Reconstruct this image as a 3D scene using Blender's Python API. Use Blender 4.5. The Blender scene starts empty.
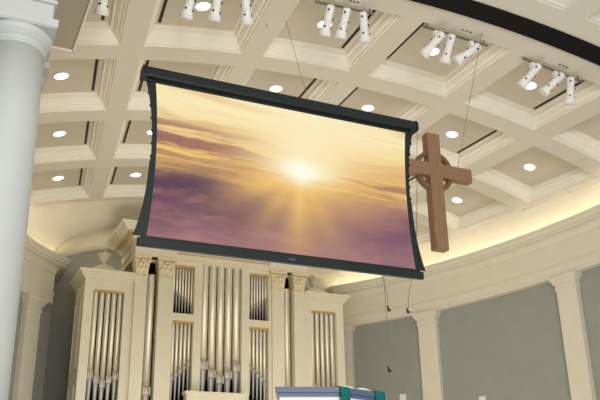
import bpy, bmesh, math, random
from mathutils import Vector, Matrix
random.seed(7)
sc = bpy.context.scene
COL = sc.collection
pi, sin, cos, sqrt = math.pi, math.sin, math.cos, math.sqrt

# ------------------------------------------------------------------ materials
def lin(c):
    return tuple(((v/255)/12.92 if v/255 <= .04045 else ((v/255+.055)/1.055)**2.4) for v in c)

def mat(name, rgb, rough=.6, metal=0., var=.04, scale=3., bump=0., bscale=60., spec=.3, stretch=None):
    m = bpy.data.materials.new(name); m.use_nodes = True
    nt = m.node_tree; b = nt.nodes['Principled BSDF']; L = nt.links.new
    c = lin(rgb)
    tc = nt.nodes.new('ShaderNodeTexCoord')
    mp = nt.nodes.new('ShaderNodeMapping'); L(tc.outputs['Object'], mp.inputs['Vector'])
    if stretch: mp.inputs['Scale'].default_value = stretch
    n = nt.nodes.new('ShaderNodeTexNoise'); n.inputs['Scale'].default_value = scale
    n.inputs['Detail'].default_value = 4
    L(mp.outputs['Vector'], n.inputs['Vector'])
    r = nt.nodes.new('ShaderNodeValToRGB')
    r.color_ramp.elements[0].position = .3; r.color_ramp.elements[1].position = .7
    r.color_ramp.elements[0].color = (*[max(0, x*(1-var)) for x in c], 1)
    r.color_ramp.elements[1].color = (*[min(1, x*(1+var)) for x in c], 1)
    L(n.outputs['Fac'], r.inputs['Fac']); L(r.outputs['Color'], b.inputs['Base Color'])
    b.inputs['Roughness'].default_value = rough; b.inputs['Metallic'].default_value = metal
    b.inputs['Specular IOR Level'].default_value = spec
    if bump:
        n2 = nt.nodes.new('ShaderNodeTexNoise'); n2.inputs['Scale'].default_value = bscale
        L(mp.outputs['Vector'], n2.inputs['Vector'])
        bp = nt.nodes.new('ShaderNodeBump'); bp.inputs['Strength'].default_value = bump
        bp.inputs['Distance'].default_value = .01
        L(n2.outputs['Fac'], bp.inputs['Height']); L(bp.outputs['Normal'], b.inputs['Normal'])
    return m

def emit(name, rgb, strength):
    m = bpy.data.materials.new(name); m.use_nodes = True
    b = m.node_tree.nodes['Principled BSDF']
    b.inputs['Base Color'].default_value = (*lin(rgb), 1)
    b.inputs['Emission Color'].default_value = (*lin(rgb), 1)
    b.inputs['Emission Strength'].default_value = strength
    return m

M = dict(
    beam=mat('ceiling_paint', (216, 210, 196), .8, var=.02),
    panel=mat('coffer_panel_paint', (203, 195, 178), .85, var=.02),
    mould=mat('coffer_moulding_paint', (236, 231, 219), .7, var=.02),
    nave=mat('nave_ceiling_paint', (222, 218, 205), .8, var=.02),
    cove=mat('cove_plaster', (228, 221, 203), .85, var=.03),
    trim=mat('entablature_paint', (222, 216, 200), .6, var=.02),
    wall=mat('grey_green_wall', (152, 156, 150), .85, var=.03, bump=.15),
    black=mat('black_fabric', (8, 8, 9), .9, var=.1),
    soffit=mat('soffit_paint_with_shade', (180, 172, 152), .8, var=.02),  # darker than the trim: the soffit's shadow is put into its colour
    column=mat('column_paint', (192, 196, 195), .5, var=.015),
    organ=mat('organ_case_paint', (232, 226, 205), .5, var=.02),
    dark=mat('organ_interior_shade', (14, 12, 10), .9, var=.2),  # near-black colour in place of the unlit depth behind the pipes
    gold=mat('gilding', (206, 176, 112), .45, metal=.2, var=.15, scale=25),
    goldcream=mat('gilded_carving', (230, 217, 182), .5, metal=.0, var=.2, scale=22),
    tin=mat('pipe_metal', (226, 220, 204), .36, metal=.55, var=.06, stretch=(6, 6, .6)),
    mouth=mat('pipe_mouth_metal', (225, 225, 222), .3, metal=.6, var=.05),
    foot=mat('pipe_foot_metal', (190, 190, 188), .4, metal=.5, var=.08),
    toe=mat('pipe_band_gold', (204, 180, 138), .4, metal=.3, var=.05),
    frame=mat('screen_casing', (26, 36, 36), .5, var=.05),
    wood=mat('cross_wood', (137, 107, 81), .55, var=.16, scale=5, stretch=(9, 9, 1.1)),
    woodh=mat('cross_wood_beam', (137, 107, 81), .55, var=.16, scale=5, stretch=(1.1, 9, 9)),
    wooddark=mat('cross_ring_wood', (112, 82, 62), .6, var=.15, scale=8),
    white=mat('white_enamel', (238, 238, 236), .4, var=.01),
    blackmetal=mat('black_metal', (18, 18, 18), .5, var=.05),
    steel=mat('track_grey', (120, 118, 112), .45, metal=.3, var=.05),
    cable=mat('thin_cable', (120, 112, 98), .6, var=.05),
    slate=mat('pulpit_slate_top', (86, 102, 130), .4, var=.06),
    pulpit=mat('pulpit_white_paint', (232, 234, 236), .5, var=.01),
    teal=mat('teal_cloth', (14, 112, 108), .85, var=.1, scale=12, bump=.3, bscale=200),
    paper=mat('page_paper', (236, 230, 212), .8, var=.03),
    red=mat('floor_carpet', (140, 134, 126), .95, var=.1, bump=.3),
    stone=mat('platform_floor', (172, 162, 146), .6, var=.08),
    lamp=emit('lamp_glow', (255, 244, 222), 6.0),
    coveglow=emit('cove_lamp_glow', (255, 240, 212), 12.0),
)

# ------------------------------------------------------------------ mesh building
class MB:
    def __init__(s): s.v = []; s.f = []; s.m = []; s.sm = []
    def add(s, vs, fs, mi=0, smooth=False):
        o = len(s.v); s.v += [tuple(v) for v in vs]
        for f in fs: s.f.append([i+o for i in f]); s.m.append(mi); s.sm.append(smooth)
    def box(s, x0, x1, y0, y1, z0, z1, mi=0):
        vs = [(x, y, z) for x in (x0, x1) for y in (y0, y1) for z in (z0, z1)]
        s.add(vs, [(0,1,3,2),(4,6,7,5),(0,4,5,1),(2,3,7,6),(0,2,6,4),(1,5,7,3)], mi)
        return s
    def hexa(s, lo, hi, mi=0):          # two matching rings of n points
        n = len(lo)
        s.add(list(lo)+list(hi), [list(range(n))[::-1], [n+i for i in range(n)]] +
              [(i, (i+1) % n, n+(i+1) % n, n+i) for i in range(n)], mi)
        return s
    def lathe(s, prof, origin, axis=(0,0,1), n=24, mi=0, smooth=True, caps=True):
        a = Vector(axis).normalized(); u = a.orthogonal().normalized(); w = a.cross(u); o = Vector(origin)
        vs = []
        for r, h in prof:
            for k in range(n):
                t = 2*pi*k/n; vs.append(o + a*h + (u*cos(t)+w*sin(t))*r)
        fs = [(i*n+k, i*n+(k+1) % n, (i+1)*n+(k+1) % n, (i+1)*n+k) for i in range(len(prof)-1) for k in range(n)]
        s.add(vs, fs, mi, smooth)
        if caps:
            s.add([vs[k] for k in range(n)], [list(range(n))[::-1]], mi)
            s.add([vs[(len(prof)-1)*n+k] for k in range(n)], [list(range(n))], mi)
        return s
    def tube(s, pts, r, n=8, mi=0):
        pts = [Vector(q) for q in pts]; vs = []
        for i, q in enumerate(pts):
            d = (pts[min(i+1, len(pts)-1)] - pts[max(i-1, 0)]).normalized()
            u = d.orthogonal().normalized() if i == 0 else (u - d*u.dot(d)).normalized()
            w = d.cross(u)
            for k in range(n): vs.append(q + (u*cos(2*pi*k/n)+w*sin(2*pi*k/n))*r)
        fs = [(i*n+k, i*n+(k+1) % n, (i+1)*n+(k+1) % n, (i+1)*n+k) for i in range(len(pts)-1) for k in range(n)]
        fs += [list(range(n))[::-1], [(len(pts)-1)*n+k for k in range(n)]]
        s.add(vs, fs, mi, True); return s
    def sweep(s, stations, prof, mi=0, caps=True):
        # stations: (point xy, outward normal xy); prof: (offset outward, z)
        n = len(prof); vs = [(p[0]+nn[0]*o, p[1]+nn[1]*o, z) for p, nn in stations for o, z in prof]
        fs = [(i*n+k, i*n+(k+1), (i+1)*n+(k+1), (i+1)*n+k) for i in range(len(stations)-1) for k in range(n-1)]
        s.add(vs, fs, mi)
        if caps:
            s.add(vs[:n], [list(range(n))], mi); s.add(vs[-n:], [list(range(n))[::-1]], mi)
        return s
    def build(s, name, m, parent=None, bevel=0., recalc=True):
        ms = m if isinstance(m, (list, tuple)) else [m]
        V = [Vector(v) for v in s.v]
        if parent is None:
            lo = [min(v[i] for v in V) for i in range(3)]; hi = [max(v[i] for v in V) for i in range(3)]
            org = Vector(((lo[0]+hi[0])/2, (lo[1]+hi[1])/2, lo[2]))
        else:
            org = Vector(ORG[parent.name])
        me = bpy.data.meshes.new(name)
        me.from_pydata([v-org for v in V], [], s.f)
        for mm in ms: me.materials.append(mm)
        for p, mi, sm in zip(me.polygons, s.m, s.sm): p.material_index = mi; p.use_smooth = sm
        if recalc:
            bm = bmesh.new(); bm.from_mesh(me)
            bmesh.ops.remove_doubles(bm, verts=bm.verts, dist=1e-5)
            bmesh.ops.recalc_face_normals(bm, faces=bm.faces); bm.to_mesh(me); bm.free()
        me.update()
        o = bpy.data.objects.new(name, me); COL.objects.link(o)
        if parent is None: o.location = org; ORG[o.name] = tuple(org)
        else: o.parent = parent; ORG[o.name] = tuple(org)
        if bevel:
            b = o.modifiers.new('bevel', 'BEVEL'); b.width = bevel; b.segments = 2; b.limit_method = 'ANGLE'
        return o
ORG = {}
def tag(o, label, cat, group=None):
    o['label'] = label; o['category'] = cat
    if group: o['group'] = group
    return o
def thing(name, loc, label, cat, group=None):
    o = bpy.data.objects.new(name, None); COL.objects.link(o); o.location = loc
    o.empty_display_size = .2; ORG[o.name] = tuple(loc)
    return tag(o, label, cat, group)
def struct(o): o['kind'] = 'structure'; return o

# ------------------------------------------------------------------ the vault: a shallow barrel that narrows toward the organ
S, AL, RR, ZC, TAP, Y0, CZ = 2.2, .104997, 8.33745, -4.99495, .065528, 5.495835, 1.6
CROWN = CZ + S*(ZC+RR)
def V(i, j, d=0.):
    k = 1-TAP*(j-2); a = i*AL
    return Vector(((RR+d)*sin(a)*k*S, (Y0+j-2)*S, CZ+S*(ZC+RR+((RR+d)*cos(a)-RR)*k)))
def j_of(y): return y/S-Y0+2
def shell_z(x, y):
    R = RR*S*(1-TAP*(j_of(y)-2)); return CROWN-R+sqrt(max(0, R*R-x*x))

mb = MB()
PROF = [(.5, .5, 0, 0), (.405, .405, 0, 0), (.405, .405, .014, 1), (.392, .392, .014, 1), (.388, .386, .034, 1),
        (.372, .368, .040, 1), (.352, .346, .074, 1), (.338, .332, .080, 1), (.330, .322, .118, 1), (.322, .314, .120, 1)]
NS = 4
def ring(ic, jc, hi, hj, d, jlo, jhi, outer):
    pts = []
    def P(a, b):
        if outer: return V(ic+a, jlo if b < 0 and abs(b+.5) < 1e-6 else (jhi if abs(b-.5) < 1e-6 else jc+b), d)
        return V(ic+a, jc+b, d)
    for k in range(NS): pts.append((-hi+2*hi*k/NS, -hj))
    for k in range(NS): pts.append((hi, -hj+2*hj*k/NS))
    for k in range(NS): pts.append((hi-2*hi*k/NS, hj))
    for k in range(NS): pts.append((-hi, hj-2*hj*k/NS))
    if outer:
        out = []
        for a, b in pts:
            jj = jc+b
            t = (b+.5)
            out.append(V(ic+a, jlo+(jhi-jlo)*t, d))
        return out
    return [V(ic+a, jc+b, d) for a, b in pts]
def coffer(ic, jc, jlo, jhi, base):
    rings = []
    for q, (hi, hj, d, mi) in enumerate(PROF):
        rings.append(ring(ic, jc, hi, hj, d, jlo, jhi, q == 0))
    n = 4*NS
    for q in range(len(rings)-1):
        mi = base if q == 0 else base+1
        mb.add(rings[q]+rings[q+1], [(k, (k+1) % n, n+(k+1) % n, n+k) for k in range(n)], mi)
    hi, hj, d, _ = PROF[-1]
    g = [V(ic-hi+2*hi*a/NS, jc-hj+2*hj*b/NS, d) for b in range(NS+1) for a in range(NS+1)]
    mb.add(g, [(b*(NS+1)+a, b*(NS+1)+a+1, (b+1)*(NS+1)+a+1, (b+1)*(NS+1)+a) for a in range(NS) for b in range(NS)], base+2)
JA, JB = .24, .39                       # the black band across the proscenium
for j in (1, 2, 3, 4):
    for i in range(-3, 3):
        coffer(i+.5, j, JB if j == 1 else j-.5, j+.5, 0)
for j in (-.36, -1.36):
    for i in range(-4, 4):
        coffer(i+.5, j, j-.5, JA if j > -1 else j+.5, 3)
struct(mb.build('ceiling', [M['beam'], M['mould'], M['panel'], M['nave'], M['nave'], M['nave']]))

# black band where the nave ceiling meets the chancel vault
mb = MB(); N = 48
pv = []
for k in range(N+1):
    i = -3.9+7.8*k/N
    pv.append([V(i, JA-.005, -.012), V(i, JB+.005, -.012), V(i, JB+.005, .05), V(i, JA-.005, .05)])
mb.add([p for r in pv for p in r], [(k*4+a, k*4+(a+1) % 4, k*4+4+(a+1) % 4, k*4+4+a) for k in range(N) for a in range(4)])
struct(mb.build('trim_1', M['black']))

# ------------------------------------------------------------------ apse walls, entablature, cove
A0, B0, YC, XN, YB = 5.85, 10.2, 10.5, 3.40, 20.6
XW = 3.82
def barrel(x): return 7.55+1.17*sqrt(max(0, 1-min(1, abs(x)/(XW+.02))**2.2))
YF = 7.3
def stations(sgn, off=0., n=44):
    """plan line of the cornice lip from the front to the niche corner, with outward normals"""
    st = []
    for k in range(8):
        y = YF + (YC-YF)*k/8; st.append(((sgn*(A0 if sgn > 0 else 6.0), y), (sgn*1., 0.)))
    ea, eb, ex = (A0, B0, 2.) if sgn > 0 else (6.0, 9.62, 2.4)
    pe = math.acos((XN/ea)**(ex/2))
    for k in range(n+1):
        t = pe*k/n; cx_, sy_ = cos(t)**(2/ex), sin(t)**(2/ex) if t > 0 else 0.
        x = ea*cx_; y = YC+eb*sy_
        nx, ny = cx_**(ex-1)/ea, sy_**(ex-1)/eb; L = sqrt(nx*nx+ny*ny)
        st.append(((sgn*x, y), (sgn*nx/L, ny/L)))
    return st
ENT = [(.44, 7.42), (.10, 7.42), (.10, 7.60), (0, 7.61), (0, 7.545), (.025, 7.54), (.045, 7.48), (.06, 7.475), (.21, 7.47),
       (.22, 7.40), (.25, 7.39), (.29, 7.31), (.29, 7.27), (.32, 7.26), (.32, 6.80), (.29, 6.79), (.29, 6.74), (.32, 6.73), (.32, 6.60), (.30, 6.59), (.30, 6.54), (.47, 6.54)]
for sgn, nm in ((1, 'trim_2'), (-1, 'trim_3')):
    m2 = MB(); st = stations(sgn); (lx, ly), (nx, ny) = st.pop()
    ax, ay = nx+sgn, ny; L = sqrt(ax*ax+ay*ay); ax, ay = ax/L, ay/L; k = 1/(ax*sgn)
    st += [((lx, ly), (ax*k, ay*k)), ((lx, YB+.04), (sgn*1., 0.))]
    m2.sweep(st, ENT)
    struct(m2.build(nm, M['trim']))
FO = 6.62
for sgn, nm in ((1, 'wall_right'), (-1, 'wall_left')):
    st = stations(sgn)
    m2 = MB(); m2.sweep(st, [(.46, 0.), (.46, 7.5)], caps=False)
    # niche cheek beside the organ
    e = st[-1]; ex = e[0][0]+e[1][0]*.46; ey = e[0][1]+e[1][1]*.46
    m2.add([(ex, ey, 0), (sgn*XW, ey+.03, 0), (sgn*XW, ey+.03, 7.6), (ex, ey, 7.6)], [(0, 1, 2, 3)])
    m2.add([(sgn*XW, ey+.03, 0), (sgn*XW, YB+.05, 0), (sgn*XW, YB+.05, 7.62), (sgn*XW, ey+.03, 7.62)], [(0, 1, 2, 3)])
    o = struct(m2.build(nm, M['wall']))
m2 = MB(); K = 60; vs = []
for k in range(K+1):
    x = -XW-.05+(2*XW+.1)*k/K; vs += [(x, YB, 0), (x, YB, barrel(x)+.05)]
m2.add(vs, [(2*k, 2*k+2, 2*k+3, 2*k+1) for k in range(K)])
struct(m2.build('wall_back', M['wall']))

# cove plaster: from the edge of the coffered vault down behind the cornice lip, crossed by the lower vault of the organ niche
yend = V(0, 4.5).y
OA, OB = 6.45, 10.8
m2 = MB(); inn, out = [], []
for k in range(12):
    y = YF+(YC-YF)*k/12; inn.append(V(3, j_of(y))); out.append((OA, y))
NE = 110; tsw = math.asin((yend-.9-YC)/OB)
for k in range(NE+1):
    t = pi/2*k/NE; ox, oy = OA*cos(t), YC+OB*sin(t)
    if t <= tsw: a = V(3, j_of(min(oy, yend)))
    else:
        f = (t-tsw)/(pi/2-tsw); ys = yend-.9; xe = V(3, 4.5).x
        if f < .18: a = V(3, j_of(ys+(yend-ys)*f/.18))
        else: x = xe*(1-(f-.18)/.82); a = Vector((x, yend, shell_z(x, yend)))
    inn.append(a); out.append((ox, oy))
Q = 26
for sgn in (1, -1):
    vs = []
    for a, (ox, oy) in zip(inn, out):
        for q in range(Q+1):
            t = q/Q; x = a.x+(ox-a.x)*t; y = a.y+(oy-a.y)*t
            zs = shell_z(x, y); z = zs-(zs-7.40)*(.40*t+.60*t**2.2)
            if abs(x) < XW+.02: z = max(z, min(barrel(x), zs))
            vs.append((sgn*x, y, z))
    n = Q+1
    m2.add(vs, [(i*n+q, i*n+q+1, (i+1)*n+q+1, (i+1)*n+q) for i in range(len(inn)-1) for q in range(Q)], 0, False)
NX, NY = 60, 8
xs = [-XW-.02+(2*XW+.04)*a/NX for a in range(NX+1)]
g = []
for b in range(NY+1):
    for x in xs:
        y0 = YC+OB*sqrt(1-(x/OA)**2)-.3
        y = min(y0, YB)+(YB+.05-min(y0, YB))*b/NY
        g.append((x, y, barrel(x)))
m2.add(g, [(b*(NX+1)+a, b*(NX+1)+a+1, (b+1)*(NX+1)+a+1, (b+1)*(NX+1)+a) for a in range(NX) for b in range(NY)], 0, True)
struct(m2.build('ceiling', M['cove']))

# cove lamps lying in the trough behind the lip
for sgn in (1, -1):
    m2 = MB(); st = stations(sgn)
    st = [q for q in st if q[0][1] > 8.6][:-1]
    st += [((st[-1][0][0]-sgn*.08, st[-1][0][1]+.25), (sgn*1., 0.)), ((sgn*XN, YB-1.0), (sgn*1., 0.))]
    m2.sweep(st, [(.20, 7.43), (.20, 7.47), (.26, 7.47), (.26, 7.43)])
    tag(m2.build('cove_light_strip', M['coveglow']), 'warm strip of cove light glowing behind the curved cornice on the %s wall' % ('right' if sgn > 0 else 'left'), 'light', 'cove light strips')

# floors
m2 = MB(); m2.box(-9, 9, -7, 8.6, -.1, 0); struct(m2.build('floor', M['red']))
m2 = MB(); m2.box(-7, 7, 6.4, 21.6, .0, 1.2); m2.box(-7, 7, 6.0, 6.4, 0, .8); m2.box(-7, 7, 5.6, 6.0, 0, .4)
struct(m2.build('floor', M['stone']))

# ------------------------------------------------------------------ pilasters along the curved wall
def pilaster(x, y, rot, w, label):
    z0, z1 = 1.2, 6.54
    t = thing('pilaster', (x, y, z0), label, 'pilaster', 'pilasters along the curved chancel wall')
    c, s_ = cos(rot), sin(rot)          # local +x across, +y into the wall
    def tr(mbx):
        mbx.v = [(x+c*a-s_*b, y+s_*a+c*b, z) for a, b, z in mbx.v]; return mbx
    h = w/2
    q = MB(); q.box(-h, h, 0, .18, z0+.3, z1-.3); tr(q).build('shaft', M['trim'], t)
    q = MB()
    for dz0, dz1, e in ((0, .06, .02), (.06, .14, .012), (.14, .19, .05), (.19, .23, .075), (.23, .30, .095)):
        q.box(-h-e, h+e, -e, .18, z1-.3+dz0, z1-.3+dz1)
    tr(q).build('capital', M['trim'], t)
    q = MB(); q.box(-h-.06, h+.06, -.06, .18, z0, z0+.18); q.box(-h-.03, h+.03, -.03, .18, z0+.18, z0+.3)
    tr(q).build('base', M['trim'], t)
def ell_at(yy, off):
    t = math.asin((yy-YC)/B0); nx, ny = cos(t)/A0, sin(t)/B0; L = sqrt(nx*nx+ny*ny)
    return A0*cos(t)+nx/L*off, yy+ny/L*off, math.atan2(ny, nx)
for yy, lr in ((12.88, 'third pilaster from the organ, nearest the right edge, cream, on the grey curved wall'),
               (16.64, 'cream pilaster in the middle of the right curved wall, between two grey panels'),
               (18.72, 'cream pilaster closest to the organ on its right side, below the curved cornice')):
    x, y, a = ell_at(yy, .335)
    pilaster(x, y, a-pi/2, .52, lr)
for yy, lr in ((18.50, 'cream pilaster left of the organ, partly behind the big white column'),):
    st_ = stations(-1, n=200); (px_, py_), (nx_, ny_) = min(st_, key=lambda q: abs(q[0][1]-yy))
    x, y, a = -(px_+nx_*.335), py_+ny_*.335, math.atan2(ny_, -nx_)
    pilaster(-x, y, (pi-a)-pi/2, .52, lr)

# ------------------------------------------------------------------ great column and its entablature, left foreground
CX, CY = -5.77, 7.73
t = thing('column', (CX, CY, 1.2), 'large white round column with ringed capital in the left foreground', 'column')
q = MB(); q.lathe([(.318, 1.5), (.318, 2.8), (.312, 4.2), (.302, 5.2), (.288, 6.15)], (CX, CY, 0), n=64); q.build('shaft', M['column'], t)
q = MB(); q.lathe([(.288, 6.15), (.303, 6.155), (.31, 6.17), (.303, 6.185), (.29, 6.19), (.29, 6.235), (.305, 6.24), (.308, 6.255), (.318, 6.26),
                   (.32, 6.275), (.333, 6.285), (.347, 6.31), (.352, 6.335), (.347, 6.365)], (CX, CY, 0), n=64)
q.box(CX-.355, CX+.355, CY-.355, CY+.355, 6.375, 6.46); q.box(CX-.345, CX+.345, CY-.345, CY+.345, 6.36, 6.38)
q.build('capital', M['column'], t)
q = MB(); q.lathe([(.42, 1.2), (.42, 1.3), (.39, 1.36), (.36, 1.4), (.34, 1.45), (.318, 1.5)], (CX, CY, 0), n=48); q.build('base', M['column'], t)
q = MB(); q.box(-9, CX+.30, CY-.30, CY+.30, 6.46, 6.66); q.box(-9, CX+.33, CY-.33, CY+.33, 6.66, 6.70); q.box(-9, CX+.30, CY-.30, CY+.30, 6.70, 7.62)
struct(q.build('trim_4', M['column']))
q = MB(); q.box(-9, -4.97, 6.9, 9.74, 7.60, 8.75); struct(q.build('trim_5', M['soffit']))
q = MB(); q.box(-4.97, -4.94, 6.9, 9.76, 7.58, 7.65); q.box(-9, -4.94, 9.74, 9.77, 7.58, 7.65); struct(q.build('trim_6', M['mould']))
# second column standing behind
C2X, C2Y = -5.63, 9.12
t = thing('column', (C2X, C2Y, 1.2), 'second white column mostly hidden behind the large foreground column', 'column')
q = MB(); q.lathe([(.25, 1.4), (.25, 3.5), (.235, 6.38)], (C2X, C2Y, 0), n=40); q.build('shaft', M['column'], t)
q = MB(); q.lathe([(.235, 6.38), (.25, 6.40), (.25, 6.43), (.235, 6.45), (.25, 6.58), (.29, 6.66), (.30, 6.71)], (C2X, C2Y, 0), n=40)
q.box(C2X-.31, C2X+.31, C2Y-.31, C2Y+.31, 6.71, 6.80); q.build('capital', M['column'], t)
q = MB(); q.lathe([(.33, 1.2), (.33, 1.3), (.28, 1.38), (.25, 1.4)], (C2X, C2Y, 0), n=40); q.build('base', M['column'], t)
q = MB(); q.box(-9, C2X+.27, C2Y-.27, C2Y+.27, 6.80, 7.62); struct(q.build('trim_7', M['column']))

# ------------------------------------------------------------------ pipe organ
OY = 17.85
org = thing('pipe_organ', (0, OY+.8, 1.2), 'large cream and gilt pipe organ case with silver pipes below the hanging screen', 'organ')
q = MB()
def bx(x0, x1, y0, y1, z0, z1, both=True):
    q.box(x0, x1, y0, y1, z0, z1)
    if both and (x0 != -x1): q.box(-x1, -x0, y0, y1, z0, z1)
ZB = 1.2
# centre block framing
bx(.50, .69, OY, OY+.25, 3.9, 7.7)                     # stiles beside the centre tower
bx(.69, 1.19, OY, OY+.25, 6.08, 6.25)                  # rail between the stacked flats
bx(.69, 1.19, OY, OY+.25, 7.41, 7.7)
bx(1.19, 1.26, OY, OY+.25, 3.9, 7.7)
bx(-.5, .5, OY, OY+.25, 7.66, 7.7, False)
bx(1.57, 1.84, OY+.10, OY+.25, 7.46, 7.7)
q.box(-2.12, 2.12, OY-.03, OY+1.6, ZB, 3.9)            # lower case
q.build('centre_case', M['organ'], org)
Q2 = []
for SG in (-1, 1):
 def bx(x0, x1, y0, y1, z0, z1): a, b = sorted((SG*x0, SG*x1)); q.box(a, b, y0, y1, z0, z1)
 q = MB()
 bx(2.12, 2.33, OY, OY+.2, ZB, 6.88); bx(3.02, 3.22, OY, OY+.2, ZB, 6.88)
 bx(2.33, 3.02, OY, OY+.2, 6.63, 6.88); bx(2.33, 3.02, OY, OY+.2, ZB, 3.6)
 bx(3.17, 3.22, OY+.2, OY+1.2, ZB, 6.88)
 for z0, z1 in ((3.0, 4.6), (4.85, 6.5)):               # raised mouldings on the flank
    for y0, y1, a, b in ((OY+.32, OY+.36, z0, z1), (OY+1.0, OY+1.04, z0, z1), (OY+.32, OY+1.04, z0, z0+.04), (OY+.32, OY+1.04, z1-.04, z1)):
        bx(3.22, 3.235, y0, y1, a, b)
 bx(2.12, 3.22, OY+.02, OY+1.2, 6.86, 6.9)
 q.build('side_case', M['organ'], org)
 q = MB()
 for z0, z1, e in ((6.86, 6.90, .03), (6.90, 6.94, .06), (6.94, 7.0, .10), (7.0, 7.06, .15)):
    bx(2.12, 3.22+e, OY-e, OY+1.2, z0, z1)
 q.build('side_cornice', M['organ'], org)
 q = MB(); bx(2.34, 3.01, OY+.30, OY+.34, 3.5, 6.75); q.build('interior_shade_sheet', M['dark'], org)
q = MB(); q.box(-2.12, 2.12, OY+.34, OY+.38, 3.8, 7.6); q.build('interior_shade_sheet', M['dark'], org)  # black sheet put in for the shade inside the case
# base ledge in front of the centre pipes
q = MB(); q.box(-.86, .52, OY-.22, OY+.02, 3.7, 4.40); q.box(-.90, .56, OY-.26, OY+.02, 4.40, 4.46); q.build('ledge', M['organ'], org)
# main entablature above the pilasters
q = MB()
q.box(-2.14, 2.14, OY-.08, OY+1.6, 7.50, 7.62); q.box(-2.16, 2.16, OY-.10, OY+1.6, 7.62, 7.66); q.box(-2.12, 2.12, OY-.06, OY+1.6, 7.66, 7.90)
q.box(1.18, 2.17, OY-.13, OY+.3, 7.50, 7.90); q.box(-2.17, -1.18, OY-.13, OY+.3, 7.50, 7.90)
q.build('entablature', M['organ'], org)
q = MB()
for z0, z1, e in ((7.90, 7.96, .12), (8.02, 8.08, .34), (8.08, 8.14, .40), (8.14, 8.20, .46)):
    q.box(-2.12-e, 2.12+e, OY-.02-e, OY+1.3, z0, z1)
q.box(-2.3, 2.3, OY-.2, OY+1.3, 7.96, 8.02)
q.box(-2.05, 2.05, OY+.1, OY+1.25, 8.2, 8.32)
q.build('crown_cornice', M['organ'], org)
q = MB()
q.box(-2.165, 2.165, OY-.112, OY-.09, 7.635, 7.655); q.box(-2.17, -2.15, OY-.112, OY+1.5, 7.635, 7.655)
q.build('gilded_line', M['gold'], org)
x = -2.38
while x < 2.36:
    q = MB(); q.box(x, x+.08, OY-.34, OY-.2, 7.955, 8.02); q.build('modillion', M['gold'], org); x += .16
y = OY-.2
while y < OY+1.2:
    for sg in (-1, 1):
        q = MB(); q.box(sg*2.30-.07, sg*2.30+.07, y, y+.08, 7.955, 8.02); q.build('modillion', M['gold'], org)
    y += .16
# pilasters with Corinthian capitals
def leaf(q, cx, y, z, w, h, out, mi=0):
    vs = []; n = 6
    for k in range(n+1):
        t = k/n; ww = w*sin(pi*(.18+.72*t))*.5+.004; o = out*(t**2); zz = z+h*t - (.25*h*max(0, t-.75)*2)
        vs += [(cx-ww, y-o, zz), (cx, y-o-.018, zz), (cx+ww, y-o, zz)]
    fs = []
    for k in range(n):
        fs += [(3*k, 3*k+1, 3*k+4, 3*k+3), (3*k+1, 3*k+2, 3*k+5, 3*k+4)]
    q.add(vs, fs, mi, True)
for sg in (-1, 1):
    for a, b in ((1.84, 2.12), (1.26, 1.57)):
        x0, x1 = sorted((sg*a, sg*b)); cx = (x0+x1)/2; w = x1-x0
        pq = MB(); pq.box(x0, x1, OY-.07, OY+.2, 3.7, 7.04)
        p_ = pq.build('pilaster', M['organ'], org)
        cq = MB(); cq.box(x0-.015, x1+.015, OY-.085, OY+.2, 7.02, 7.06)
        cq.hexa([(x0, OY-.075, 7.06), (x1, OY-.075, 7.06), (x1, OY+.2, 7.06), (x0, OY+.2, 7.06)],
                [(x0-.04, OY-.11, 7.42), (x1+.04, OY-.11, 7.42), (x1+.04, OY+.2, 7.42), (x0-.04, OY+.2, 7.42)])
        cq.box(x0-.06, x1+.06, OY-.15, OY+.2, 7.43, 7.50)
        for k in range(3): leaf(cq, x0+w*(k+.5)/3, OY-.078, 7.07, w/3, .17, .06)
        for k in range(2): leaf(cq, x0+w*(k+1)/3, OY-.085, 7.16, w/3, .18, .07)
        for ex in (x0-.02, x1+.02, cx):
            cq.lathe([(.004, -.02), (.038, -.02), (.045, 0), (.038, .02), (.004, .02)], (ex, OY-.13, 7.385), axis=(0, 1, 0), n=12)
        cq.build('capital', M['goldcream'], p_)
# gilded carved strips over each opening
def strip(x0, x1, z0, z1, nm=10):
    g = MB(); g.box(x0, x1, OY+.02, OY+.06, z0+.035, z1)
    n = max(3, int((x1-x0)/.07))
    for k in range(n):
        cx = x0+(x1-x0)*(k+.5)/n
        g.lathe([(.002, 0), (.026, .0), (.032, .012), (.026, .028), (.002, .032)], (cx, OY+.045, z0+.035), axis=(0, -1, 0), n=10)
    g.build('gilded_carving', M['gold'], org)
for sg in (-1, 1):
    for a, b, z0, z1 in ((2.33, 3.02, 6.56, 6.64), (.69, 1.19, 7.34, 7.42), (.69, 1.19, 6.0, 6.09)):
        x0, x1 = sorted((sg*a, sg*b)); strip(x0, x1, z0, z1)
strip(-.5, .5, 7.60, 7.67)
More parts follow.
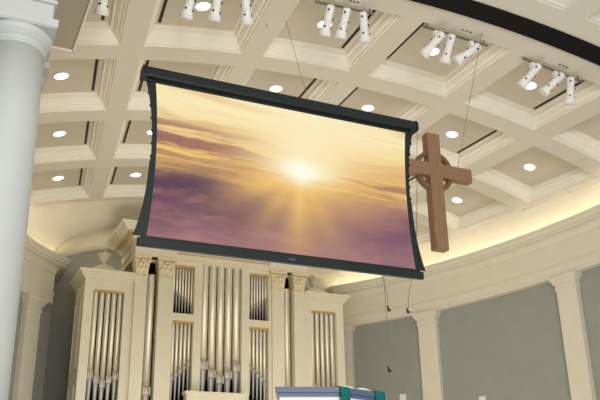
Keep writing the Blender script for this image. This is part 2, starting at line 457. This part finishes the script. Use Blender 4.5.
# pipes
def pipe(x, y, r, zm, zt, mh, foot):
    q = MB(); q.lathe([(r, zm+mh*.7), (r, zt-.02), (r*1.03, zt-.015), (r*1.03, zt), (r*.8, zt)], (x, y, 0), n=20)
    p_ = q.build('organ_pipe', M['tin'], org)
    q = MB(); q.lathe([(r*1.0, zm), (r*1.02, zm+mh*.1), (r*1.02, zm+mh*.72)], (x, y, 0), n=20)
    w = r*1.02
    q.box(x-w*.95, x-w*.72, y-w*1.12, y-w*.3, zm-mh*.05, zm+mh*.65); q.box(x+w*.72, x+w*.95, y-w*1.12, y-w*.3, zm-mh*.05, zm+mh*.65)
    q.build('pipe_mouth', M['mouth'], p_)
    q = MB(); q.lathe([(r*.22, zm-foot), (r*.34, zm-foot*.9), (r*.92, zm-mh*.2), (r*1.0, zm)], (x, y, 0), n=20)
    q.build('pipe_foot', M['foot'], p_)
    q = MB(); q.lathe([(r*1.03, zm-mh*.10), (r*1.06, zm-mh*.05), (r*1.03, zm+.01)], (x, y, 0), n=20)
    q.build('gilded_band', M['toe'], p_)
    q = MB(); q.lathe([(r*1.04, zm+mh*.74), (r*1.05, zm+mh*.95)], (x, y, 0), n=20, caps=False)
    q.build('gilded_lip', M['toe'], p_)
for x, zm in ((-.40, 5.02), (-.20, 4.84), (0, 4.72), (.20, 4.84), (.40, 5.02)):
    pipe(x, OY+.14, .089, zm, 7.62, .26, 1.0)
for sg in (-1, 1):
    pipe(sg*1.705, OY+.12, .088, 4.38, 7.12, .26, .7)
    for k in range(5):
        pipe(sg*(2.40+.135*k), OY+.13, .056, (4.68, 4.60, 4.50, 4.58, 4.66)[k], 6.60, .22, .8)
        pipe(sg*(.75+.095*k), OY+.13, .039, 4.74+.085*(4-k), 6.05, .12, .6)
    for k in range(7):
        pipe(sg*(.725+.072*k), OY+.13, .027, 6.50+.045*k, 7.38, .06, .27+.045*k)
# urn finials on the side cases
for sg in (-1, 1):
    f = MB(); x, y, z = sg*2.72, OY+.62, 7.36
    f.lathe([(.05, 0), (.11, .0), (.11, .03), (.055, .05), (.045, .08), (.09, .11), (.125, .18), (.135, .24), (.18, .26), (.18, .29), (.11, .31), (.08, .34), (.04, .36), (.03, .39), (.002, .40)], (x, y, z), n=20)
    f.build('urn_finial', M['organ'], org)
    f = MB(); f.box(x-.30, x+.30, y-.2, y+.25, 7.05, 7.24)
    f.hexa([(x-.3, y-.2, 7.24), (x+.3, y-.2, 7.24), (x+.3, y+.25, 7.24), (x-.3, y+.25, 7.24)], [(x-.13, y-.13, 7.36), (x+.13, y-.13, 7.36), (x+.13, y+.13, 7.36), (x-.13, y+.13, 7.36)])
    f.build('finial_plinth', M['organ'], org)

# ------------------------------------------------------------------ projection screen
class E:
    nt = None
    def __init__(s, o): s.o = o
    @staticmethod
    def m(op, a, b=None, c=None):
        n = E.nt.nodes.new('ShaderNodeMath'); n.operation = op
        for i, v in enumerate((a, b, c)):
            if v is None: continue
            if isinstance(v, E): E.nt.links.new(v.o, n.inputs[i])
            else: n.inputs[i].default_value = v
        return E(n.outputs[0])
    def __add__(s, b): return E.m('ADD', s, b)
    __radd__ = __add__
    def __sub__(s, b): return E.m('SUBTRACT', s, b)
    def __rsub__(s, b): return E.m('SUBTRACT', b, s)
    def __mul__(s, b): return E.m('MULTIPLY', s, b)
    __rmul__ = __mul__
    def __truediv__(s, b): return E.m('DIVIDE', s, b)
    def clamp(s): return E.m('MINIMUM', E.m('MAXIMUM', s, 0.), 1.)
def smooth(x, a, b):
    n = E.nt.nodes.new('ShaderNodeMapRange'); n.interpolation_type = 'SMOOTHSTEP'
    E.nt.links.new(x.o, n.inputs[0]); n.inputs[1].default_value = a; n.inputs[2].default_value = b
    return E(n.outputs[0])
def gauss(x, s): return E.m('POWER', 2.71828, (x*x)*(-1/(2*s*s)))
def vec(x, y, z=0.):
    n = E.nt.nodes.new('ShaderNodeCombineXYZ')
    for i, v in enumerate((x, y, z)):
        if isinstance(v, E): E.nt.links.new(v.o, n.inputs[i])
        else: n.inputs[i].default_value = v
    return n.outputs[0]
def noise(v, scale=1., detail=5., rough=.55):
    n = E.nt.nodes.new('ShaderNodeTexNoise'); E.nt.links.new(v, n.inputs['Vector'])
    n.inputs['Scale'].default_value = scale; n.inputs['Detail'].default_value = detail; n.inputs['Roughness'].default_value = rough
    return E(n.outputs['Fac'])
def mixc(f, a, b, mode='MIX'):
    n = E.nt.nodes.new('ShaderNodeMix'); n.data_type = 'RGBA'; n.blend_type = mode; n.clamp_factor = True
    E.nt.links.new(f.o, n.inputs[0])
    for i, v in ((6, a), (7, b)):
        if isinstance(v, tuple): n.inputs[i].default_value = (*lin(v), 1)
        else: E.nt.links.new(v, n.inputs[i])
    return n.outputs[2]
def ramp(f, stops):
    n = E.nt.nodes.new('ShaderNodeValToRGB'); E.nt.links.new(f.o, n.inputs[0]); e = n.color_ramp.elements
    while len(e) < len(stops): e.new(.5)
    for q, (p_, c) in zip(e, stops): q.position = p_; q.color = (*lin(c), 1)
    return n.outputs[0]
def sunset():
    m = bpy.data.materials.new('projected_sunset'); m.use_nodes = True; nt = m.node_tree; E.nt = nt
    b = nt.nodes['Principled BSDF']
    uv = nt.nodes.new('ShaderNodeUVMap'); uv.uv_map = 'uv'
    sp = nt.nodes.new('ShaderNodeSeparateXYZ'); nt.links.new(uv.outputs[0], sp.inputs[0])
    u, v = E(sp.outputs[0]), E(sp.outputs[1])
    su, sv = .545, .565
    wob = noise(vec(u*2.2, v*5.), 1., 4.)-.5
    vv = v+wob*.10
    base = ramp(vv, [(0, (164, 122, 124)), (.14, (140, 98, 106)), (.27, (146, 100, 106)), (.36, (192, 138, 112)), (.43, (236, 186, 104)), (.50, (232, 182, 110)),
                     (.60, (228, 178, 112)), (.68, (240, 200, 130)), (.78, (248, 222, 158)), (.90, (252, 236, 186)), (1, (246, 226, 172))])
    # thin streaky clouds in the upper sky
    st = noise(vec(u*2.0+3.1, (v+u*.06)*17.+wob*3.), 1., 6., .6)
    band = gauss(v-.665+u*.10, .085)*smooth(u, .75, .2)
    c1 = mixc((smooth(st, .40, .56)*band*1.15).clamp(), base, (142, 92, 92))
    bandr = gauss(v-.53, .075)*smooth(u, .55, .85)
    c1 = mixc((smooth(noise(vec(u*2.4+7., (v+u*.05)*19.+wob*3.), 1., 6., .6), .44, .58)*bandr*.9).clamp(), c1, (176, 118, 92))
    band2 = gauss(v-.56, .10)*.8
    c1 = mixc((smooth(st, .48, .62)*band2).clamp(), c1, (190, 130, 96))
    hi = noise(vec(u*1.6+9., (v+u*.1)*11.), 1., 5.)
    c1 = mixc((smooth(hi, .48, .64)*smooth(v, .64, .78)*.7).clamp(), c1, (232, 194, 136))
    c1 = mixc((smooth(noise(vec(u*2.2+1., (v+u*.05)*20.), 1., 5.), .50, .60)*smooth(v, .40, .47)*smooth(v, .64, .52)*.9).clamp(), c1, (255, 216, 112))
    # billowing violet cloud deck
    bl = noise(vec(u*4.2, v*7.5+wob*2, 2.), 1., 6., .55)
    deck = smooth(v+wob*.28, .49, .34)
    dark = mixc(smooth(bl, .38, .62), (108, 72, 92), (162, 114, 112))
    side = (1.-gauss(u-su, .22)*.55)
    c1 = mixc((deck*side*.92).clamp(), c1, dark)
    lowl = gauss(u-.14, .24)*gauss(v-.33, .12)
    c1 = mixc((lowl*.95*smooth(bl, .78, .42)).clamp(), c1, (86, 56, 80))
    c1 = mixc((gauss(u-.95, .25)*gauss(v-.20, .15)*.6).clamp(), c1, (122, 84, 106))
    c1 = mixc((gauss(u-.72, .16)*gauss(v-.38, .08)*.5).clamp(), c1, (196, 140, 104))
    c1 = mixc((gauss(v, .10)*.3).clamp(), c1, (186, 132, 134))
    # sun, halo and rays falling onto the cloud deck
    du, dv = u-su, (v-sv)*.58
    rr = E.m('SQRT', du*du+dv*dv+1e-5)
    ang = E.m('ARCTAN2', du, dv*-1.)
    ray = noise(vec(ang*2.6, 0., 4.), 1., 2., .5)
    rayf = (gauss(ang+.06, .17)*.95+gauss(ang+1.10, .13)*.85+gauss(ang+.62, .10)*.35+gauss(ang-.42, .16)*.45+smooth(ray, .45, .7)*gauss(ang, .6)*.25)*smooth(rr, .46, .04)*smooth(dv, .02, -.05)
    c1 = mixc((rayf*.72).clamp(), c1, (248, 196, 108))
    c1 = mixc((gauss(rr, .14)*.65).clamp(), c1, (254, 208, 112))
    c1 = mixc((gauss(du-.02, .15)*smooth(dv, -.03, .08)*.8).clamp(), c1, (255, 240, 196))
    core = noise(vec(u*9., v*16.), 1., 4.)-.5
    c1 = mixc((gauss(du-.01, .09)*gauss(dv-.005+core*.03, .032)*1.15).clamp(), c1, (255, 247, 208))
    c1 = mixc((gauss(rr, .032)*1.1).clamp(), c1, (255, 253, 236))
    b.inputs['Base Color'].default_value = (.02, .02, .02, 1); b.inputs['Roughness'].default_value = .9
    b.inputs['Specular IOR Level'].default_value = 0
    nt.links.new(c1, b.inputs['Emission Color']); b.inputs['Emission Strength'].default_value = .97
    return m
SY = 8.2
SL, SR = -4.195, -.795
scn = thing('projection_screen', ((SL+SR)/2, SY, 4.44), 'large hanging projection screen showing a golden sunset above violet clouds', 'screen')
ZT, ZBm = 6.455, 4.545
NU, NV = 8, 24
def edge(t): return .055*4*t*(1-t)*1.0     # concave tensioned sides
rows = []
for k in range(NV+1):
    t = k/NV; e = edge(t)-.01*(1-t)
    rows.append((SL-.0+e, SR-e, ZBm+(ZT-ZBm)*t))
vs = []; uvs = []
for l, r, z in rows:
    for a in range(NU+1):
        s_ = a/NU; x = l+(r-l)*s_; vs.append((x, SY, z)); uvs.append(((x-SL)/(SR-SL), (z-ZBm)/(ZT-ZBm)))
q = MB(); q.add(vs, [(k*(NU+1)+a, k*(NU+1)+a+1, (k+1)*(NU+1)+a+1, (k+1)*(NU+1)+a) for k in range(NV) for a in range(NU)])
o = q.build('screen_surface', sunset(), scn, recalc=False)
ul = o.data.uv_layers.new(name='uv')
for lp in o.data.loops: ul.data[lp.index].uv = uvs[lp.vertex_index]
# dark border cloth with curved outer edge
q = MB()
for side in (0, 1):
    vs = []
    for k, (l, r, z) in enumerate(rows):
        t = k/NV; w = .045 + .06*(abs(2*t-1)**3) + (.03*(1-t) if t < .5 else 0)
        vs += [(l-w, SY+.002, z), (l+.012, SY-.002, z)] if side == 0 else [(r-.012, SY-.002, z), (r+w, SY+.002, z)]
    q.add(vs, [(2*k, 2*k+1, 2*k+3, 2*k+2) for k in range(NV)])
q.box(SL-.06, SR+.06, SY-.003, SY+.003, ZBm-.03, ZBm+.012); q.box(SL-.09, SR+.09, SY-.004, SY+.003, ZT-.015, ZT+.08)
q.build('border', M['frame'], scn)
for side in (0, 1):
    for k in range(2, NV-1, 2):
        l, r, z = rows[k]; t = k/NV; w = .045+.06*(abs(2*t-1)**3)
        cx = l-w-.002 if side == 0 else r+w+.002
        q = MB(); q.box(cx-.010, cx+.010, SY-.006, SY+.006, z-.014, z+.014); q.build('tension_tab', M['frame'], scn)
q = MB(); pf = [(-.07, .03), (-.08, .05), (-.08, .12), (-.06, .16), (0, .167), (.07, .15), (.08, .05), (.07, .03)]
n = len(pf); vs = [(x, SY+a, 6.45+b) for x in (-4.33, -.67) for a, b in pf]
q.add(vs, [list(range(n))[::-1], [n+i for i in range(n)]]+[(i, (i+1) % n, n+(i+1) % n, n+i) for i in range(n)])
q.build('roller_case', M['frame'], scn)
for x0, x1 in ((-4.355, -4.328), (-.672, -.645)):
    q = MB(); vs = [(x, SY+a*1.1, 6.45+.1+(b-.1)*1.12) for x in (x0, x1) for a, b in pf]
    q.add(vs, [list(range(n))[::-1], [n+i for i in range(n)]]+[(i, (i+1) % n, n+(i+1) % n, n+i) for i in range(n)])
    q.build('end_cap', M['blackmetal'], scn)
q = MB(); q.box(-4.29, -.70, SY-.03, SY+.03, 4.43, 4.525); q.build('bottom_bar', M['frame'], scn, bevel=.008)
q = MB(); q.box(-2.53, -2.45, SY-.034, SY-.029, 4.465, 4.49); o = q.build('maker_badge', mat('badge_blue', (70, 84, 128), .4), scn)
q = MB(); q.tube([(-1.88, 9.66, 8.86), (-2.21, SY, 6.6)], .0036, 6); q.build('suspension_wire', M['cable'], scn)

# ------------------------------------------------------------------ hanging cross
KX, KY = .045, 8.85
cr = thing('hanging_cross', (KX, KY, 5.1), 'brown wooden cross with a ring, hanging beside the right edge of the screen', 'cross')
q = MB(); q.box(KX-.105, KX+.105, KY-.07, KY+.07, 5.10, 6.87); q.build('upright', M['wood'], cr, bevel=.006)
q = MB(); q.box(KX-.62, KX+.62, KY-.062, KY+.062, 6.19, 6.40); q.build('crossbeam', M['woodh'], cr, bevel=.006)
q = MB(); R1, R0 = .315, .25; n = 48; vs = []
for k in range(n):
    a = 2*pi*k/n
    for r, y in ((R0, -.035), (R1, -.035), (R1, .035), (R0, .035)): vs.append((KX+r*cos(a), KY+y+.0, 6.29+r*sin(a)))
q.add(vs, [(k*4+a, ((k+1) % n)*4+a, ((k+1) % n)*4+(a+1) % 4, k*4+(a+1) % 4) for k in range(n) for a in range(4)])
q.build('ring', M['wooddark'], cr)
q = MB(); q.tube([(KX+.42, KY, 6.40), (KX+.43, KY, 6.44), (1.17, 8.80, 8.90)], .0038, 6)
q.lathe([(.012, 0), (.012, .04)], (KX+.42, KY, 6.39), n=8); q.build('suspension_wire', M['cable'], cr)

# ------------------------------------------------------------------ ceiling fittings
def frame_at(i, j, d):
    P = V(i, j, d); n = -(V(i, j, d+.01)-V(i, j, d)).normalized(); return P, n
ordn = ['first', 'second', 'third', 'fourth', 'fifth', 'sixth']
lights = [(-2, 1), (-1, 1), (0, 1), (1, 1), (-3, 2), (-1, 2), (0, 2), (1, 2), (2, 2), (-3, 3), (-2, 3), (2, 3), (-3, 4), (-2, 4)]
LBL = {(-2, 1): 'recessed ceiling light at the top edge, behind three white spotlights, left of centre',
       (-1, 1): 'recessed ceiling light behind the spotlights in the coffer above the middle of the screen',
       (0, 1): 'recessed ceiling light behind spotlights in the coffer directly below the black arched band',
       (1, 1): 'recessed ceiling light between spotlights in the coffer nearest the right edge',
       (-3, 2): 'recessed ceiling light beside the big white column, nearest its capital',
       (-1, 2): 'recessed ceiling light just above the screen top edge, left one of two there',
       (0, 2): 'recessed ceiling light just above the screen top edge, right one of two there',
       (1, 2): 'recessed ceiling light in the coffer above and right of the wooden cross top',
       (2, 2): 'recessed ceiling light farthest right, in the coffer next to the right cove',
       (-3, 3): 'recessed ceiling light beside the white column, middle one of the left stack of three',
       (-2, 3): 'recessed ceiling light half hidden by the left edge of the screen',
       (2, 3): 'recessed ceiling light below the right arm of the wooden cross',
       (-3, 4): 'recessed ceiling light beside the white column, lowest of the left stack',
       (-2, 4): 'recessed ceiling light left of the screen in the last coffer row before the organ'}
for i, j in lights:
    P, nrm = frame_at(i+.5, j+.045, .12)
    t = thing('recessed_light', P, LBL[(i, j)], 'light', 'recessed ceiling lights in the coffers')
    q = MB(); q.lathe([(.105, .004), (.125, .0), (.14, .003), (.14, .010), (.115, .016), (.105, .010)], P, nrm, n=28, caps=False); q.build('trim_ring', M['white'], t)
    q = MB(); q.lathe([(.001, .013), (.115, .011), (.118, .004)], P, nrm, n=28, caps=False); q.build('lens', M['lamp'], t)
# narrow black air slots along alternate coffer edges
for i, j in [(-2, 1), (-1, 1), (0, 1), (1, 1), (-3, 1), (-3, 2), (-2, 2), (-1, 2), (0, 2), (1, 2), (-3, 3), (-2, 3), (1, 3), (-3, 4), (-2, 4)]:
    sd = 1 if i % 2 else -1
    side = 'right' if sd > 0 else 'left'
    q = MB(); ic = i+.5+sd*.285
    g0 = [V(ic-.013, j-.25, .1185), V(ic+.013, j-.25, .1185), V(ic+.013, j+.29, .1185), V(ic-.013, j+.29, .1185)]
    g1 = [V(ic-.013, j-.25, .121), V(ic+.013, j-.25, .121), V(ic+.013, j+.29, .121), V(ic-.013, j+.29, .121)]
    q.hexa(g0, g1)
    rown = {1: 'first', 2: 'second', 3: 'third', 4: 'fourth'}[j]
    coln = {-3: 'leftmost', -2: 'second from left', -1: 'third from left', 0: 'fourth from left', 1: 'fifth from left'}[i]
    tag(q.build('air_slot', M['blackmetal']), 'black air slot, %s side of the %s coffer in the %s coffer row' % (side, coln, rown), 'vent', 'black air slots in the coffers')
# track lights in the first row of coffers
def track(xa, xb, y, where):
    def zc(x): return shell_z(x, y)
    za, zb = zc(xa)-.02, zc(xb)-.02
    t = thing('lighting_track', ((xa+xb)/2, y, (za+zb)/2), 'grey lighting track %s' % where, 'track', 'lighting tracks with spotlights')
    q = MB(); q.hexa([(xa, y-.014, za-.014), (xa, y+.014, za-.014), (xa, y+.014, za+.014), (xa, y-.014, za+.014)], [(xb, y-.014, zb-.014), (xb, y+.014, zb-.014), (xb, y+.014, zb+.014), (xb, y-.014, zb+.014)]); q.build('rail', M['steel'], t)
    q = MB()
    for f in (.06, .94):
        x = xa+(xb-xa)*f; q = MB(); q.box(x-.008, x+.008, y-.008, y+.008, zc(x)-.03, zc(x)+.24); q.build('hanger_rod', M['steel'], t)
    q = MB()
    for k in range(3):
        x = xa+(xb-xa)*(.52+.06*k); q = MB(); q.box(x-.015, x+.015, y-.17, y-.15, zc(x)-.01, zc(x)+.04)
        q.build('junction_knob', M['blackmetal'], t)
    return t
def head(x, y, z, d, label):
    t = thing('track_spotlight', (x, y, z), label, 'spotlight', 'white track spotlights')
    d = Vector(d).normalized()
    q = MB(); q.box(x-.035, x+.035, y-.035, y+.035, z-.10, z-.005); q.tube([(x, y, z-.05), (x, y, z-.19)], .017, 8); q.build('mounting_arm', M['white'], t)
    o_ = Vector((x, y, z-.17))-d*.13
    q = MB(); q.lathe([(.02, -.03), (.055, -.02), (.062, .0), (.062, .16), (.066, .17), (.066, .20), (.060, .21), (.060, .27), (.078, .34), (.098, .44), (.094, .44), (.05, .36)], o_, d, n=20)
    q.build('housing', M['white'], t)
    u = d.orthogonal().normalized(); w = d.cross(u)
    for dd, h in ((u, .05), (-u, .05), (w, .18), (-w, .18), (u, .30), (-w, .32)):
        c = o_+d*h+dd*.062
        q = MB(); q.lathe([(.015, -.02), (.015, .018)], c, dd, n=8); q.build('knob', M['blackmetal'], t)
trs = [((-4.9, -4.25), 'beside the white column', [(-4.72, (.03, .6, -.8))]),
       ((-3.75, -2.5), 'at the top edge, left of centre', [(-3.55, (-.05, .55, -.8)), (-3.17, (0, .5, -.85)), (-2.75, (.25, .5, -.8))]),
       ((-1.65, -.66), 'in the coffer above the middle of the screen', [(-1.43, (0, .55, -.8)), (-1.16, (-.05, .5, -.85)), (-.84, (.22, .35, -.9))]),
       ((.24, 1.47), 'in the coffer just below the black arched band', [(.47, (-.32, .75, -.5)), (.72, (-.05, .5, -.8)), (1.14, (-.75, .6, -.55))]),
       ((2.17, 3.42), 'in the coffer nearest the right edge', [(2.37, (-.4, .6, -.6)), (2.84, (-.55, .5, -.6)), (3.14, (.05, .3, -.9))])]
hp = {0: ['the single one'], 1: ['leftmost', 'middle', 'rightmost'], 2: ['leftmost', 'middle', 'rightmost'], 3: ['leftmost', 'middle', 'rightmost'], 4: ['leftmost', 'middle', 'rightmost']}
for q_, ((xa, xb), where, hs) in enumerate(trs):
    ty = 9.07
    track(xa, xb, ty, where)
    for k, (hx, d) in enumerate(hs):
        head(hx, ty, shell_z(hx, ty)-.047, d, 'white spotlight, %s on the track %s' % (hp[q_][k], where))
# sprinklers
for (x, y, lb) in ((5.45, 13.24, 'small sprinkler head on the cream cove right of the farthest coffer'), (-2.077, 9.844, 'small sprinkler head on the ceiling beam above the screen')):
    z = shell_z(x, y)
    q = MB(); q.lathe([(.045, .0), (.045, -.012), (.015, -.016), (.012, -.05), (.03, -.055), (.03, -.06)], (x, y, z-.002), n=14)
    tag(q.build('sprinkler_head', M['trim']), lb, 'sprinkler', 'sprinkler heads')

# ------------------------------------------------------------------ hanging choir microphones
def mic(pts, label):
    p0 = pts[-1]
    t = thing('hanging_microphone', p0, label, 'microphone', 'hanging choir microphones')
    q = MB(); q.tube(pts, .005, 6); q.build('cable', M['cable'], t)
    a = Vector(p0)
    q = MB(); q.lathe([(.010, .09), (.013, .06), (.017, .04), (.018, 0), (.010, -.02)], a, (-.35, 0, 1), n=10); q.tube([a+Vector((0, 0, .03)), a+Vector((.05, 0, .01))], .009, 6); q.build('capsule', M['blackmetal'], t)
Ym = 12.0
mic([(.6, Ym, 8.95), (.85, Ym, 6.6), (.93, Ym, 5.85), (1.03, Ym, 5.45), (1.06, Ym, 5.1)], 'small hanging microphone in front of the frieze, left of two at the same height')
mic([(1.95, Ym, 8.9), (1.75, Ym, 6.6), (1.58, Ym, 5.75), (1.48, Ym, 5.4), (1.45, Ym, 5.1)], 'small hanging microphone beside the capital, right of two at the same height')
mic([(1.03, Ym+.05, 8.95), (1.03, Ym+.05, 6.), (1.03, Ym+.05, 4.05)], 'lowest hanging microphone, on a long thin cable before the grey wall panel')

# white boxes on the grey wall
def wallbox(yy, z, label):
    x, y, a = ell_at(yy, .46); n = Vector((cos(a), sin(a), 0)); tg = Vector((-n.y, n.x, 0)); c = Vector((x, y, z))
    t = thing('wall_box', c, label, 'box', 'white boxes on the grey wall')
    def rbox(w, h, d0, d1): 
        q = MB(); lo = [c+tg*sx*w/2-n*d0+Vector((0, 0, sz*h/2)) for sx, sz in ((-1, -1), (1, -1), (1, 1), (-1, 1))]
        hi = [v-n*(d1-d0) for v in lo]; q.hexa(lo, hi); return q
    rbox(.17, .26, -.005, .035).build('back_plate', M['white'], t)
    rbox(.12, .19, .035, .075).build('cover', M['white'], t, bevel=.008)
wallbox(17.42, 4.52, 'small white wall box low on the grey panel right of the pulpit')
wallbox(15.43, 4.21, 'small white wall box at the bottom edge on the wide grey panel')

# ------------------------------------------------------------------ pulpit
PA, PB, PC = Vector((-2.765, 8.04, 0)), Vector((-2.115, 7.83, 0)), Vector((-1.419, 8.04, 0))
plan = [PA, PB, PC, Vector((-1.30, 8.62, 0)), Vector((-1.9, 8.85, 0)), Vector((-2.50, 8.62, 0))]
cen = sum(plan, Vector())/6
def off(k, z): return [cen+(v-cen)*k+Vector((0, 0, z)) for v in plan]
pu = thing('pulpit', (cen.x, cen.y, 1.2), 'white faceted pulpit with a blue-grey top at the bottom of the picture', 'pulpit')
q = MB(); q.hexa(off(.95, 2.93), off(.99, 2.935)); q.hexa(off(.99, 2.935), off(1.0, 2.995)); q.build('desk_top', M['slate'], pu)
q = MB(); q.hexa(off(.95, 2.895), off(.955, 2.93)); q.build('under_moulding', M['slate'], pu)
q = MB(); q.hexa(off(.92, 1.45), off(.92, 2.895)); q.build('body', M['pulpit'], pu)
q = MB(); q.hexa(off(.96, 1.2), off(.93, 1.45)); q.build('plinth', M['pulpit'], pu)
def cloth(t0, t1, drop, label):
    A_, B_ = PB, PC; d = B_-A_; nn = Vector((d.y, -d.x, 0)).normalized()
    q = MB(); cols = 6; prof = [(-.10, 3.003), (-.02, 3.003), (.012, 2.995), (.018, 2.93), (.014, 2.85), (.010, drop+.3), (.012, drop)]
    vs = []
    for k in range(cols+1):
        b = A_+d*(t0+(t1-t0)*k/cols); wv = .006*sin(k*2.1)
        for o_, z in prof: vs.append((b.x+nn.x*(o_+wv*(z < 2.95)), b.y+nn.y*(o_+wv*(z < 2.95)), z))
    n = len(prof)
    q.add(vs, [(k*n+a, k*n+a+1, (k+1)*n+a+1, (k+1)*n+a) for k in range(cols) for a in range(n-1)], 0, True)
    o = q.build('pulpit_cloth', M['teal'])
    md = o.modifiers.new('thick', 'SOLIDIFY'); md.thickness = .004; md.offset = 1
    tag(o, label, 'cloth', 'teal cloths over the pulpit edge')
cloth(.02, .21, 2.2, 'teal cloth hanging over the front corner of the pulpit top')
cloth(.76, .95, 2.3, 'teal cloth hanging over the right end of the pulpit top')
bkc = Vector((-1.84, 8.20, 2.998))
bk = thing('open_book', bkc, 'open book lying on the pulpit top between the teal cloths', 'book')
d = (PC-PB).normalized(); e = Vector((-d.y, d.x, 0))
q = MB()
for sg in (-1, 1):
    lo = []; hi = []
    for k in range(7):
        t = k/6; w = .24*t; h = .022+.022*sin(pi*min(1, t*1.1)*.9)
        lo.append((w*sg, .012)); hi.append((w*sg, h))
    for e0, e1 in ((-.16, .16),):
        vs = [bkc+d*x+e*yy+Vector((0, 0, z)) for yy in (e0, e1) for x, z in lo+hi[::-1]]; n = 14
        q.add(vs, [list(range(n)), [n+i for i in range(n)][::-1]]+[(i, (i+1) % n, n+(i+1) % n, n+i) for i in range(n)])
q.build('pages', M['paper'], bk)
q = MB(); lo = [bkc+d*a+e*b+Vector((0, 0, .0)) for a, b in ((-.25, -.17), (.25, -.17), (.25, .17), (-.25, .17))]
q.hexa(lo, [v+Vector((0, 0, .012)) for v in lo]); q.build('cover', M['blackmetal'], bk)

# ------------------------------------------------------------------ light
w = bpy.data.worlds.new('world'); sc.world = w; w.use_nodes = True
bg = w.node_tree.nodes['Background']; bg.inputs[0].default_value = (.93, .97, 1.0, 1); bg.inputs[1].default_value = .66
def area(name, loc, target, size, energy, rgb, sy=None):
    l = bpy.data.lights.new(name, 'AREA'); l.energy = energy; l.size = size; l.color = lin(rgb)
    if sy: l.shape = 'RECTANGLE'; l.size_y = sy
    o = bpy.data.objects.new(name, l); COL.objects.link(o); o.location = loc
    o.rotation_euler = (Vector(target)-Vector(loc)).to_track_quat('-Z', 'Y').to_euler()
    return o
area('nave_window_light', (-4.5, -4.5, 4.0), (2, 13, 7), 7, 1200, (255, 251, 244), 5)
area('chancel_bounce_light', (0, 13.0, 1.6), (0, 13.1, 9), 7, 300, (255, 244, 224), 6)
area('niche_fill_light', (0, 19.95, 7.5), (0, 19.6, 9), 6.4, 22, (255, 238, 208), .8)  # added fill lamp, unseen behind the organ case, brightens the niche vault

# ------------------------------------------------------------------ camera
cd = bpy.data.cameras.new('camera'); cam = bpy.data.objects.new('camera', cd); COL.objects.link(cam)
cd.sensor_width = 36; cd.lens = 48.7587; cd.clip_end = 200
pit, yaw, rol = .38394999, .43111033, -.01812714
fw = Vector((sin(yaw)*cos(pit), cos(yaw)*cos(pit), sin(pit)))
rt = Vector((cos(yaw), -sin(yaw), 0)); up = rt.cross(fw)
rt, up = rt*cos(rol)+up*sin(rol), up*cos(rol)-rt*sin(rol)
cam.matrix_world = Matrix(((rt.x, up.x, -fw.x, -6.1311), (rt.y, up.y, -fw.y, 0), (rt.z, up.z, -fw.z, 1.6), (0, 0, 0, 1)))
sc.camera = cam
sc.view_settings.view_transform = 'Standard'; sc.view_settings.look = 'None'
sc.view_settings.exposure = 0.0; sc.view_settings.gamma = 1.0
